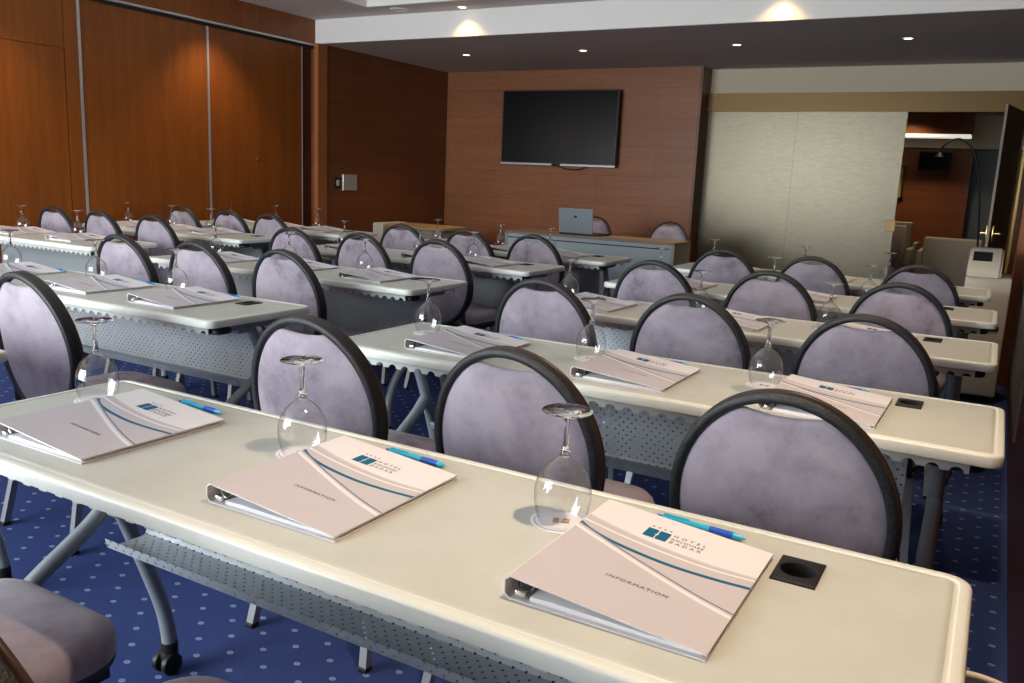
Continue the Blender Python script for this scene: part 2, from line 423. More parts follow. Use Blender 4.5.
t = thing('tray_fill_light', 'added fill light panel, unseen in the raised ceiling tray', 'ceiling light', ((TX0 + TX1) / 2, 3.6, ZU + .26))  # unseen panel added to lift the ambient light of the room
bm = bmesh.new(); box(bm, -1.9, 1.9, -2.2, 2.2, -.05, 0, bev=.005); finish('housing', bm, 'white', t)
bm = bmesh.new(); box(bm, -1.85, 1.85, -2.15, 2.15, -.056, -.049); finish('diffuser', bm, 'tray', t)
# window wall behind the camera
bm = bmesh.new(); WZ0, WZ1 = .35, 2.6
WIN = [(-6.45, -4.55), (-4.40, -2.5), (-2.35, -1.95)]
box(bm, -7, .5, Y0 - .2, Y0, 0, WZ0); box(bm, -7, .5, Y0 - .2, Y0, WZ1, 3.1)
xs = [-7] + [v for w in WIN for v in w] + [.5]
for i in range(0, len(xs), 2): box(bm, xs[i], xs[i + 1], Y0 - .2, Y0, WZ0, WZ1)
struct('wall_front', bm, 'white', 'white window wall')
for i, (a, b_) in enumerate(WIN):
    bm = bmesh.new()
    for d_ in ((a, a + .05, WZ0, WZ1), (b_ - .05, b_, WZ0, WZ1), (a, b_, WZ0, WZ0 + .05), (a, b_, WZ1 - .05, WZ1), ((a + b_) / 2 - .025, (a + b_) / 2 + .025, WZ0, WZ1)):
        box(bm, d_[0], d_[1], Y0 - .12, Y0 - .06, d_[2], d_[3])
    struct('window_%d' % (i + 1), bm, 'alu', 'tall window frame in the window wall')
# lobby beyond the doorway
sbox('wall_lobby', 'wood_side', (-4.5, -.50, 14.2, 14.4, 0, 2.0), 'wood wall of the lobby')
sbox('wall_lobby_upper', 'cream_wall', (-4.5, .6, 14.15, 14.4, 1.96, 2.45), 'pale band above the lobby wall')
sbox('wall_lobby_side', 'blue_grey', (-.56, -.02, 14.3, 14.4, 0, 2.4), 'blue grey end wall of the lobby')
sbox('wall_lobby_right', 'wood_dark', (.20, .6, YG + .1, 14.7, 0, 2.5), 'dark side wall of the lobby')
sbox('wall_lobby_left', 'cream_wall', (-4.6, -4.5, YG + .1, 14.7, 0, 2.5), 'cream side wall of the lobby')
sbox('wall_lobby_end', 'wood_side', (-.02, .6, 14.28, 14.4, 0, 2.4), 'brown end wall of the lobby')
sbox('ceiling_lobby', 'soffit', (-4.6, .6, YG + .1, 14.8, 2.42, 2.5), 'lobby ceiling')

# ------------------------------------------------------------------ ceiling lights
def downlight(label, x, y, z, watts, col=(1., .78, .50), spot=95, aim=(0, 0, -1), group='recessed ceiling spotlights'):
    t = thing('ceiling_spotlight', label, 'ceiling light', (x, y, z), 0, group)
    bm = bmesh.new(); lathe(bm, [(.035, 0.004), (.036, -.004), (.05, -.005), (.054, -.001), (.054, 0.004)], 28)
    finish('trim_ring', bm, 'white', t, 40)
    bm = bmesh.new(); lathe(bm, [(0, -.0015), (.036, -.0015), (.036, .002)], 24)
    finish('lens', bm, 'lamp', t)
    if watts:
        l = bpy.data.lights.new('spot_beam', 'SPOT'); l.energy = watts; l.color = col; l.spot_size = math.radians(spot); l.spot_blend = .7; l.shadow_soft_size = .04
        lo = bpy.data.objects.new('spot_beam', l); COL.objects.link(lo); lo.parent = t; lo.location = (0, 0, -.02)
        lo.rotation_euler = Vector(aim).to_track_quat('-Z', 'Y').to_euler()
for (x, lb) in ((-5.40, 'ceiling spotlight in the soffit nearest the wood corner'), (-3.97, 'ceiling spotlight in the soffit above the television'),
                (-2.38, 'ceiling spotlight in the soffit before the first glass panel'), (-.91, 'ceiling spotlight in the soffit before the doorway')):
    downlight(lb, x, 8.245, ZS, 45 if x < -3 else 110)
downlight('ceiling spotlight close to the white bulkhead, casting a glow', -4.66, 7.02, ZU, 13, (1., .60, .24), 116)
downlight('ceiling spotlight by the bulkhead toward the doorway', -1.72, 7.02, ZU, 13, (1., .60, .24), 116)
for (x, y, w) in ((-6.25, 5.72, 60), (-6.2, 3.5, 60), (-.30, 4.9, 75), (-.25, 3.0, 95), (-.14, 1.12, 150)):
    downlight('ceiling spotlight above the %s' % ('partition' if x < -3 else 'table ends by the side wall'), x, y, ZU, w,
              spot=95 if x < -3 else (74 if y < 2 else 72), col=(1., .73, .50), group='ceiling spotlights along the partition' if x < -3 else 'ceiling spotlights along the side wall')
bm = bmesh.new(); lathe(bm, [(0, -.004), (.055, -.006), (.06, -.009), (.085, -.009), (.09, -.004), (.09, .003)], 32)
tag(finish('ceiling_speaker', bm, 'white', None, 40), 'round white speaker ring in the ceiling', 'speaker').location = (-5.33, 6.93, ZU)

# ------------------------------------------------------------------ table
def table_proto():
    t = thing('folding_table', 'x', 'table', group='folding conference tables')
    x0, x1, y0, y1 = -1.83, 0., -.5, 0.              # origin: far right corner on the floor
    bm = bmesh.new()
    loops(bm, [(.005, .7125), (.001, .714), (0, .717), (0, .7345), (.002, .739), (.006, .7405), (.0155, .7405), (.0175, .7375), (.0205, .7375), (.0225, .7395), (.032, .7395)],
          x0, x1, y0, y1, .035, 8, mis=[1, 1, 1, 1, 1, 1, 1, 1, 1, 0, 0], hole=(-.2125, -.126, .0255))
    finish('tabletop', bm, ['top', 'top_edge'], t, 50)
    # ribbed moulding of the underside, scalloped along both long edges
    bm = bmesh.new()
    for yy in (y0 + .045, y1 - .049):
        n = 36; p = (x1 - x0 - .12) / n
        for i in range(n):
            a = x0 + .06 + i * p; poly = [(a, .7135), (a, .681)]
            for k in range(9):
                th = PI - PI * k / 8; poly.append((a + p / 2 + .30 * p * math.cos(th), (.681) + .012 * math.sin(th)))
            poly += [(a + p, .681), (a + p, .7135)]
            prism(bm, poly, .004, 'y', yy)
    box(bm, x0 + .05, x1 - .05, y0 + .054, y1 - .054, .705, .7135)
    finish('underside_ribs', bm, 'rib', t)
    bm = bmesh.new(); box(bm, x0 + .10, x1 - .10, -.285, -.215, .655, .702, bev=.004)
    finish('crossbeam', bm, 'steel', t)
    # perforated modesty panel bent into a shelf with a lip
    bm = bmesh.new(); uvl = bm.loops.layers.uv.new('UVMap')
    prof = [(-.105, .700), (-.105, .437), (-.108, .428), (-.116, .424), (-.200, .427), (-.204, .4285), (-.2095, .451)]
    s_ = [0.]
    for a, b_ in zip(prof, prof[1:]): s_.append(s_[-1] + math.hypot(b_[0] - a[0], b_[1] - a[1]))
    xa, xb = x0 + .20, x1 - .20
    for side in (0, 1):
        off = .0016 * side
        A = [bm.verts.new((xa, y - off, z + off)) for y, z in prof]; B = [bm.verts.new((xb, y - off, z + off)) for y, z in prof]
        for i in range(len(prof) - 1):
            f = bm.faces.new((A[i], B[i], B[i + 1], A[i + 1]))
            for lp, (u, v) in zip(f.loops, ((xa, s_[i]), (xb, s_[i]), (xb, s_[i + 1]), (xa, s_[i + 1]))): lp[uvl].uv = (u, v)
    finish('modesty_panel', bm, 'perf', t, 30)
    for sx in (-1, 1):
        xc = (x0 + x1) / 2 + sx * (.915 - .125)
        bm = bmesh.new()
        box(bm, xc - .03, xc + .03, -.42, -.08, .672, .703, bev=.004)
        tube(bm, catmull([(xc, -.20, .67), (xc, -.125, .49), (xc, -.062, .32), (xc, -.018, .19), (xc, -.002, .11), (xc, 0., .07)], 5), .0185, 14)
        tube(bm, catmull([(xc, -.14, .505), (xc, -.20, .455), (xc, -.34, .37), (xc, -.44, .285), (xc, -.485, .18), (xc, -.49, .07)], 5), .0185, 14)
        lf = finish('leg', bm, 'steel', t, 50)
        for yy in (0., -.49):
            bm = bmesh.new()
            for s in (-1, 1):
                vs = []
                n0 = len(bm.verts)
                lathe(bm, [(0, .010), (.022, .010), (.0275, .006), (.0275, -.006), (.022, -.010), (0, -.010)], 22)
                bm.verts.ensure_lookup_table(); vs = bm.verts[n0:]
                bmesh.ops.transform(bm, matrix=Matrix.Translation((xc + s * .017, yy - .008, .0278)) @ Matrix.Rotation(PI / 2, 4, 'Y'), verts=vs)
            box(bm, xc - .012, xc + .012, yy - .022, yy + .020, .022, .058, bev=.006)
            tube(bm, [(xc, yy, .05), (xc, yy, .082)], .021, 14)
            finish('caster', bm, 'black', lf, 40)
    bm = bmesh.new(); xc = x1 - .13
    loops(bm, [(.004, .680), (0, .684), (0, .694), (.004, .699)], xc - .02, xc + .10, -.44, -.36, .03, 5)
    finish('flip_lever', bm, 'black', t, 40)
    # power outlet let into the top: square black plate with a round dish
    bm = bmesh.new(); cx, cy, h = -.2125, -.126, .0300
    n = 32; sq = []; 
    for k in range(n):
        a = 2 * PI * k / n; c_, s2 = math.cos(a), math.sin(a); q = max(abs(c_), abs(s2)); sq.append((c_ / q, s2 / q))
    def ring(fn, z): return [bm.verts.new((cx + fn(k)[0], cy + fn(k)[1], z)) for k in range(n)]
    cr = lambda r: (lambda k: (r * math.cos(2 * PI * k / n), r * math.sin(2 * PI * k / n)))
    qr = lambda r: (lambda k: (r * sq[k][0], r * 1.4 * sq[k][1]))
    R_ = [ring(qr(h), .738), ring(qr(h), .7425), ring(qr(h - .002), .7438), ring(cr(.0250), .7438), ring(cr(.0240), .7425), ring(cr(.0235), .7230)]
    for A, B in zip(R_, R_[1:]):
        for k in range(n): bm.faces.new((A[k], A[(k + 1) % n], B[(k + 1) % n], B[k]))
    for f in list(bm.faces)[-2 * n:]: f.material_index = 1  # dish coloured black to deepen the shade inside it
    bm.faces.new(R_[-1]).material_index = 1
    finish('power_outlet', bm, ['outlet', 'gap'], t, 35)
    return t

# ------------------------------------------------------------------ chair
def back_y(x, z): return -.222 - .062 * (z - .45) / .45 + .38 * x * x
def ell(a, bu, bl, zc, th):
    x = a * math.cos(th); s = math.sin(th)
    return x * (1. if s > 0 else 1 - .10 * s * s), zc + (bu if s > 0 else bl) * s
def chair_proto():
    t = thing('conference_chair', 'x', 'chair', group='round backed conference chairs')
    n = 72
    path = []
    for k in range(n):
        x, z = ell(.2030, .2365, .238, .655, 2 * PI * k / n); path.append((x, back_y(x, z), z))
    sec = []
    for k in range(14):
        a = 2 * PI * k / 14; c_, s_ = math.cos(a), math.sin(a)
        sec.append((.0185 * (abs(c_) ** .55) * (1 if c_ > 0 else -1), .0108 * (abs(s_) ** .55) * (1 if s_ > 0 else -1)))
    bm = bmesh.new(); tube(bm, path, .01, section=sec, closed=True, up=(0, 1, 0))
    fr = finish('backrest_frame', bm, 'rim', t, 60)
    path2 = []
    for k in range(n):
        x, z = ell(.2085, .242, .2405, .655, 2 * PI * k / n); path2.append((x, back_y(x, z) + .019, z))
    bm = bmesh.new(); tube(bm, path2, .0065, seg=8, closed=True, up=(0, 1, 0))
    finish('piping', bm, 'piping', fr, 60)
    # upholstered back panel, cut away at the top for a hand hold
    bm = bmesh.new(); nx, nz = 34, 18; a = .1945
    def col_(i):
        th = PI * i / nx; x = -a * math.cos(th); sn = math.sqrt(max(0., 1 - (x / a) ** 2))
        zt = .655 + .228 * sn; zb = .655 - .229 * sn
        xx = x
        w = .078
        if abs(x) < w:
            ze = .655 + .228 * math.sqrt(1 - (w / a) ** 2)
            zt = ze - .008 * (1 - (x / w) ** 2)
        return xx, zb, zt
    grid = {}
    for side in (-1, 1):
        for i in range(nx + 1):
            x, zb, zt = col_(i)
            for j in range(nz + 1):
                tt = j / nz; tt = .5 - .5 * math.cos(PI * tt); z = zb + (zt - zb) * tt
                e = 4 * tt * (1 - tt); ex = 1 - (x / a) ** 2
                th_ = .006 + .010 * min(1., (max(0, e) * max(0, ex)) ** .5 * 1.6) * (1 if side < 0 else 1.5)
                edge = (j in (0, nz) or i in (0, nx))
                if edge and side == 1: grid[(side, i, j)] = grid[(-1, i, j)]; continue
                grid[(side, i, j)] = bm.verts.new((x, back_y(x, z) + (0 if edge else side * th_), z))
    for side in (-1, 1):
        for i in range(nx):
            for j in range(nz):
                q = [grid[(side, i, j)], grid[(side, i + 1, j)], grid[(side, i + 1, j + 1)], grid[(side, i, j + 1)]]
                bm.faces.new(q if side < 0 else q[::-1])
    bmesh.ops.remove_doubles(bm, verts=bm.verts, dist=1e-5)
    finish('back_cushion', bm, 'suede', t, 70)
    # seat
    bm = bmesh.new()
    R_ = []
    for (ins, z) in ((.012, .408), (.002, .412), (0, .425), (0, .450), (.004, .462), (.014, .472), (.034, .479), (.08, .483)):
        ring = []
        for (x, y) in rrect(-.200 + ins, .200 - ins, -.205 + ins, .225 - ins, .10 - min(ins, .06), 7):
            ring.append(bm.verts.new((x * (1 - .10 * (.22 - y) / .43), y, z)))
        R_.append(ring)
    k_ = len(R_[0])
    for j in range(len(R_) - 1):
        for k in range(k_):
            f = bm.faces.new((R_[j][k], R_[j][(k + 1) % k_], R_[j + 1][(k + 1) % k_], R_[j + 1][k])); f.material_index = 1 if j < 2 else 0
    bm.faces.new(R_[0][::-1]).material_index = 1; bm.faces.new(R_[-1])
    finish('seat', bm, ['suede', 'shaded_cloth'], t, 50)
    bm = bmesh.new()
    for s in (-1, 1): box(bm, s * .165 - .011, s * .165 + .011, -.20, .18, .388, .410, bev=.002)
    for y in (-.19, .15): box(bm, -.165, .165, y - .011, y + .011, .388, .410, bev=.002)
    for s in (-1, 1): tube(bm, [(s * .165, -.19, .40), (s * .16, -.222, .45), (s * .158, back_y(.158, .52), .52)], .011, 8)
    finish('seat_frame', bm, 'rim', t)
    sq = [(-.0115, -.0115), (.0115, -.0115), (.0115, .0115), (-.0115, .0115)]
    for s in (-1, 1):
        for (p, q) in (((s * .165, -.19, .40), (s * .20, -.275, .006)), ((s * .130, .15, .40), (s * .130, .185, .006))):
            bm = bmesh.new(); tube(bm, [p, q], .01, section=sq, up=(0, 1, 0))
            lg = finish('leg', bm, 'leg', t)
            bm = bmesh.new(); box(bm, q[0] - .014, q[0] + .014, q[1] - .014, q[1] + .014, 0, .014, bev=.003)
            finish('glide', bm, 'black', lg)
    return t

# ------------------------------------------------------------------ place-setting
def interp(pts, u):
    for (a, va), (b_, vb) in zip(pts, pts[1:]):
        if u <= b_: return va + (vb - va) * (u - a) / (b_ - a)
    return pts[-1][1]
def smooth_curve(pts):
    P = catmull([(u, v, 0) for u, v in pts], 8); return [(p.x, p.y) for p in P]
W_, D_ = .258, .315
def cover_z(u): return .0325 + (.0095 - .0325) * u
def binder_proto():
    t = thing('ring_binder', 'x', 'binder', group='information ring binders')   # origin: near left corner on the table
    teal = smooth_curve([(0, .665), (.12, .607), (.31, .566), (.57, .546), (.80, .561), (1, .592)])
    thin = smooth_curve([(0, .655), (.32, .535), (.54, .462), (.80, .383), (1, .338)])
    wht = smooth_curve([(0, .618), (.25, .530), (.56, .425), (.81, .350), (1, .306)])
    up1 = smooth_curve([(0, .705), (.26, .662), (.53, .640), (.78, .641), (1, .672)])
    up2 = smooth_curve([(0, .775), (.22, .727), (.50, .692), (.76, .685), (1, .708)])
    bm = bmesh.new(); n = 28; cols = []
    order = [('v', 0.), (wht, -.013), (wht, .013), (thin, -.004), (thin, .004), (teal, -.012), (teal, .013), (up1, -.007), (up1, .009), (up2, -.012), (up2, .0), ('v', 1.)]
    mi_ = [1, 0, 1, 3, 1, 2, 1, 0, 4, 4, 0]
    mi_ = [1, 0, 1, 3, 1, 2, 1, 0, 1, 4, 0]
    for i in range(n + 1):
        u = i / n; vs = []; last = -1
        for (c, o_) in order:
            v = o_ if c == 'v' else interp(c, u) + o_
            v = max(v, last + .001); last = v; vs.append(min(v, 1.))
        cols.append([bm.verts.new((.003 + u * (W_ - .003), v * D_, cover_z(u))) for v in vs])
    for i in range(n):
        for j in range(len(order) - 1):
            bm.faces.new((cols[i][j], cols[i + 1][j], cols[i + 1][j + 1], cols[i][j + 1])).material_index = mi_[j]
    # board thickness
    th = .0022
    A = [(.003, cover_z(0)), (W_, cover_z(1))]
    lo = [bm.verts.new((x, y, z - th)) for (x, z) in A for y in (0, D_)]
    hi = [cols[0][0], cols[0][-1], cols[-1][0], cols[-1][-1]]
    bm.faces.new((lo[0], lo[1], lo[3], lo[2])).material_index = 5
    bm.faces.new([lo[0], lo[1]] + [v for v in cols[0][::-1]]).material_index = 5
    bm.faces.new([lo[2], lo[3]] + [v for v in cols[-1][::-1]]).material_index = 5
    bm.faces.new([lo[0], lo[2]] + [c[0] for c in cols[::-1]]).material_index = 5
    bm.faces.new([lo[1], lo[3]] + [c[-1] for c in cols[::-1]]).material_index = 5
    fc = finish('front_cover', bm, ['b_white', 'b_taupe', 'b_teal', 'b_slate', 'b_light', 'b_edge'], t)
    bm = bmesh.new()
    prism(bm, [(.003, .0325), (-.0045, .026), (-.0045, .007), (.003, .0005), (.0042, .0022), (-.0022, .0078), (-.0022, .0252), (.0042, .0302)], D_, 'y', 0.)
    finish('spine', bm, 'b_edge', t)
    bm = bmesh.new(); box(bm, .003, W_, 0, D_, .0002, .0024); finish('back_cover', bm, 'b_edge', t)
    bm = bmesh.new(); prism(bm, [(.030, .0026), (W_ - .008, .0026), (W_ - .008, .0066), (.06, .0092), (.030, .0075)], D_ - .014, 'y', .007)
    finish('pages', bm, 'paper', t)
    bm = bmesh.new(); box(bm, .006, .026, .010, D_ - .02, .0026, .005, bev=.001)
    for y in (.022, .075, .15, .225, D_ - .04):
        tube(bm, [(.016 + .0105 * math.cos(a), y, .0145 + .0105 * math.sin(a)) for a in [2 * PI * k / 14 for k in range(14)]], .0016, 6, closed=True, up=(0, 1, 0))
    box(bm, .009, .024, .004, .012, .004, .013, bev=.002)
    finish('ring_mechanism', bm, 'chrome', t, 40)
    tilt = math.atan2(cover_z(1) - cover_z(0), W_)
    def on(u, v): return (.003 + u * (W_ - .003), v * D_, cover_z(u) + .00025)
    def flat(o): o.rotation_euler = (0, -tilt, 0)
    flat(text_mesh('title_lettering', 'INFORMATION', .0105, 'ink', fc, on(.365, .272), spacing=1.25))
    bm = bmesh.new()
    # two teal squares joined by an H shaped white gap, four stars above
    def quad(x0, x1, y0, y1):
        vs = [bm.verts.new((x, y, .0001)) for x, y in ((x0, y0), (x1, y0), (x1, y1), (x0, y1))]; bm.faces.new(vs)
    quad(0, .0165, 0, .0125); quad(0, .0145, .0125, .0155); quad(0, .0165, .0155, .030)
    quad(.0185, .035, 0, .0135); quad(.0205, .035, .0135, .0165); quad(.0185, .035, .0165, .030)
    for i in range(4):
        c_ = (.004 + i * .009, .0385); pts = []
        for k in range(10):
            r = .0030 if k % 2 == 0 else .0013; a = PI / 2 + PI * k / 5; pts.append(bm.verts.new((c_[0] + r * math.cos(a), c_[1] + r * math.sin(a), .0001)))
        bm.faces.new(pts)
    lg = finish('logo', bm, 'b_teal', fc); lg.location = on(.335, .745); flat(lg)
    for i, w in enumerate(('HOTEL', 'KOLOVARE', 'ZADAR')):
        flat(text_mesh('logo_lettering', w, (.0105, .0088, .0105)[i], 'ink', fc, on(.487, .822 - i * .036), spacing=(1.75, 1.1, 1.6)[i]))
    return t
def glass_proto():
    t = thing('wine_glass', 'x', 'wine glass', group='upturned wine glasses')
    bm = bmesh.new()
    prof = [(.0345, 0), (.0395, .012), (.0435, .030), (.0445, .045), (.0425, .062), (.0365, .078), (.0270, .090), (.0165, .099), (.0085, .105), (.0055, .1075)]
    P = [(p.x, p.y) for p in catmull([(r, z, 0) for r, z in prof], 4)]
    lathe(bm, P, 36); finish('bowl', bm, 'bowl', t, 180)
    bm = bmesh.new()
    pr = [(0, .1035), (.006, .1045), (.0090, .108), (.0085, .112), (.0058, .116), (.0048, .124), (.0043, .140), (.0046, .156), (.0062, .165), (.0058, .167), (0, .1672)]
    lathe(bm, pr, 20); finish('stem', bm, 'glass', t, 80)
    bm = bmesh.new()
    lathe(bm, [(0, .1665), (.006, .1668), (.012, .1705), (.024, .1735), (.0375, .1755), (.0392, .1768), (.0375, .1783), (.015, .1790), (0, .1795)], 36)
    finish('foot', bm, 'glass', t, 60)
    return t
def coaster_proto():
    t = thing('paper_coaster', 'x', 'coaster', group='round paper coasters')
    bm = bmesh.new(); lathe(bm, [(0, 0), (.0475, 0), (.048, .0006), (.0475, .0012), (.0425, .0013), (.0413, .0013), (0, .0013)], 40, mis=[0, 0, 0, 0, 1, 0])
    finish('disc', bm, ['paper', 'brown_print'], t)
    bm = bmesh.new()
    for (x0, x1, y0, y1) in ((-.013, -.003, -.009, -.001), (-.013, -.004, .0, .009), (0, .013, -.009, 0), (.002, .013, .002, .009)):
        vs = [bm.verts.new((x, y, .0015)) for x, y in ((x0, y0), (x1, y0), (x1, y1), (x0, y1))]; bm.faces.new(vs)
    finish('printed_logo', bm, 'gold', t)
    return t
def pen_proto():
    t = thing('ballpoint_pen', 'x', 'pen', group='blue ballpoint pens')           # lies along +X
    def seg(name, prof, m_):
        bm = bmesh.new(); lathe(bm, prof, 14)
        bmesh.ops.transform(bm, matrix=Matrix.Translation((0, 0, .0056)) @ Matrix.Rotation(PI / 2, 4, 'Y'), verts=bm.verts)
        return finish(name, bm, m_, t, 50)
    seg('barrel', [(0, .008), (.0045, .008), (.0050, .012), (.0052, .085), (0, .085)], 'pen_cyan')
    seg('grip', [(0, .085), (.0054, .085), (.0056, .100), (.0054, .122), (0, .122)], 'pen_blue')
    seg('tip', [(0, .122), (.0050, .122), (.0044, .130), (.0016, .139), (.0006, .142), (0, .142)], 'pen_cyan')
    seg('button', [(0, -.002), (.0026, -.001), (.0028, .008), (0, .008)], 'pen_blue')
    bm = bmesh.new(); box(bm, .010, .052, -.0018, .0018, .0112, .0124, bev=.0005); box(bm, .010, .014, -.0018, .0018, .0100, .0120)
    finish('clip', bm, 'pen_cyan', t)
    return t

TABLE, CHAIR, BINDER, GLASS, COASTER, PEN = (Proto(f()) for f in (table_proto, chair_proto, binder_proto, glass_proto, coaster_proto, pen_proto))
ORD = ['first', 'second', 'third', 'fourth', 'fifth']
WHERE = {'R': 'side wall column', 'L': 'centre column', 'P': 'partition column'}
SEAT = {3: ['right', 'middle', 'left'], 2: ['right', 'middle'], 1: ['right']}
# column, row, far right corner, glasses (x, y), chairs (x, y)
ROWS = [
 ('R', 0, (.030, 1.285), [(-.533, 1.124), (-1.071, 1.124), (-1.676, 1.126)], []),
 ('R', 1, (.067, 2.450), [(-.500, 2.275), (-1.015, 2.275), (-1.615, 2.285)], [(-.296, 1.54), (-.874, 1.545), (-1.472, 1.545)]),
 ('R', 2, (.045, 3.575), [(-.530, 3.400), (-1.040, 3.400), (-1.640, 3.400)], [(-.308, 2.72), (-.883, 2.76), (-1.430, 2.74)]),
 ('R', 3, (.035, 4.620), [(-.500, 4.440), (-.985, 4.440), (-1.590, 4.430)], [(-.332, 3.89), (-.890, 3.92), (-1.418, 3.86)]),
 ('R', 4, (-.005, 5.710), [(-.530, 5.560), (-1.045, 5.530), (-1.635, 5.560)], [(-.350, 4.95), (-.910, 5.05), (-1.430, 5.02)]),
 ('L', 0, (-2.275, 1.285), [], []),
 ('L', 1, (-2.267, 2.440), [(-2.860, 2.290), (-3.375, 2.290), (-4.010, 2.290)], [(-2.660, 1.54)]),
 ('L', 2, (-2.280, 3.580), [(-2.830, 3.440), (-3.370, 3.440), (-3.900, 3.400)], [(-2.765, 2.77), (-3.285, 2.725), (-3.770, 2.675)]),
 ('L', 3, (-2.290, 4.700), [(-2.780, 4.500), (-3.260, 4.500), (-3.930, 4.540)], [(-2.740, 3.95), (-3.320, 3.97), (-3.790, 3.87)]),
 ('L', 4, (-2.240, 5.660), [(-2.730, 5.450), (-3.215, 5.450), (-3.795, 5.470)], [(-2.725, 5.04), (-3.245, 5.03), (-3.820, 5.02)]),
 ('P', 2, (-4.730, 3.670), [(-5.390, 3.535), (-6.010, 3.525)], []),
 ('P', 3, (-4.690, 4.800), [(-5.430, 4.690), (-5.870, 4.670), (-6.320, 4.600)], [(-5.080, 3.87), (-5.640, 3.86), (-6.150, 3.83)]),
 ('P', 4, (-4.670, 5.840), [(-5.160, 5.680), (-5.760, 5.710), (-6.330, 5.710)], [(-4.945, 4.83), (-5.450, 4.87), (-6.000, 4.87)]),
]
TOPZ = .7397
for (c, r, (tx, ty), gl, ch) in ROWS:
    at = '%s table of the %s' % (ORD[r], WHERE[c])
    TABLE.put((tx, ty, 0), 0, 'grey folding table with perforated panel, the %s table in the %s' % (ORD[r], WHERE[c]))
    for i, (x, y) in enumerate(ch):
        k = min(1., (ty - .765) / y); x, y = x * k, y * k
        CHAIR.put((x, y + .283, 0), math.radians(random.uniform(-2, 2)), 'lavender chair with round black rim, %s seat, %s' % (SEAT[3][i], at))
    for i, (x, y) in enumerate(gl):
        jit = 0 if r == 0 else random.uniform(-1, 1)
        if i == 0: x = min(x, tx - .5585)
        seat = SEAT[3][i]
        COASTER.put((x, y, TOPZ + .0002), math.radians(20 + 30 * jit), 'round white coaster under the glass, %s seat, %s' % (seat, at))
        GLASS.put((x, y, TOPZ + .0016), 0, 'upturned stemmed wine glass on coaster, %s seat, %s' % (seat, at))
        bx = x + {('R', 0, 2): .090, ('R', 1, 2): .105, ('R', 1, 1): .065, ('R', 0, 1): .050, ('R', 0, 0): .053}.get((c, r, i), .052)
        if i == 0: bx = min(bx, tx - .2435 - W_ - .004 * (r > 0))
        by = y + (.043 if (c, r, i) == ('R', 0, 2) else .055) - D_ + (.0 if r == 0 else .004 * jit)
        br = math.radians(0 if r == 0 else .8 * jit)
        BINDER.put((bx, by, TOPZ + .0001), br, 'grey and white information binder, %s seat, %s' % (seat, at))
        PEN.put((bx + .068 + .01 * jit, by + D_ + .046 + .003 * abs(jit), TOPZ), math.radians(-3.5 - 3 * jit), 'blue and cyan pen behind the binder, %s seat, %s' % (seat, at))
# the two seats of the nearest table that reach into the picture
CHAIR.put((-1.400, .640, 0), 0, 'chair pushed under the nearest table, grey seat and rim showing at lower left')
CHAIR.put((-.852, .622, 0), 0, 'chair under the nearest table, only its seat edge showing')

# ------------------------------------------------------------------ speaker's end of the room
t = thing('presenter_desk', 'grey front desk with wooden top below the television', 'desk', (0, 0, 0))
bm = bmesh.new(); box(bm, -4.25, -2.50, 7.28, 7.74, .728, .750, bev=.003); finish('desk_top', bm, 'desk_edge', t)
bm = bmesh.new(); box(bm, -4.22, -2.53, 7.292, 7.312, .694, .727); box(bm, -4.22, -2.53, 7.292, 7.312, .10, .684); finish('front_panel', bm, 'desk', t)
bm = bmesh.new(); box(bm, -4.20, -2.60, 7.300, 7.318, .682, .696); finish('groove', bm, 'gap', t)
for xx in (-4.25, -2.53):
    bm = bmesh.new(); box(bm, xx, xx + .03, 7.285, 7.735, 0, .7275, bev=.002); finish('side_panel', bm, 'desk_side', t)
CHAIR.put((-3.75, 8.05, 0), PI, 'chair behind the presenter desk, half hidden by the laptop')
CHAIR.put((-2.90, 8.00, 0), PI, 'chair behind the end of the presenter desk before the glass')
t = thing('laptop', 'grey laptop seen from behind its open lid on the desk', 'laptop', (-3.53, 7.40, .7505))
bm = bmesh.new(); box(bm, -.18, .25, 0, .24, 0, .018, bev=.004); finish('base', bm, 'black', t)
bm = bmesh.new(); box(bm, -.18, .18, -.008, .004, .016, .25, bev=.004); finish('lid', bm, 'laptop', t).rotation_euler = (math.radians(7), 0, 0)
bm = bmesh.new(); lathe(bm, [(0, 0), (.011, 0), (.011, .001), (0, .001)], 20)
bmesh.ops.transform(bm, matrix=Matrix.Translation((0, -.0095, .175)) @ Matrix.Rotation(PI / 2, 4, 'X') @ Matrix.Scale(1.6, 4, (1, 0, 0)), verts=bm.verts)
finish('lid_badge', bm, 'black', t).rotation_euler = (math.radians(7), 0, 0)
# television
t = thing('television', 'large black flat television on the wood wall', 'television', (-4.85, 9.50, 1.875))
bm = bmesh.new(); box(bm, -.785, .785, -.02, .03, -.44, .45, bev=.006); finish('case', bm, 'tvb', t)
bm = bmesh.new(); box(bm, -.768, .768, -.0225, -.019, -.412, .436); finish('screen', bm, 'tv', t)
bm = bmesh.new(); box(bm, -.785, -.06, -.026, -.01, -.447, -.422, bev=.003); box(bm, .06, .785, -.026, -.01, -.447, -.422, bev=.003); finish('bottom_strip', bm, 'silver', t)
bm = bmesh.new(); box(bm, -.05, .05, -.027, -.01, -.455, -.425, bev=.006); finish('sensor_badge', bm, 'black', t)
bm = bmesh.new(); box(bm, -.25, .25, .03, .098, -.2, .2); finish('wall_bracket', bm, 'black', t)
bm = bmesh.new(); tube(bm, catmull([(0, .02, -.43), (.08, .03, -.475), (.2, .03, -.487), (.32, .03, -.475), (.40, .03, -.43)], 6), .006, 8); finish('cable', bm, 'black', t, 60)
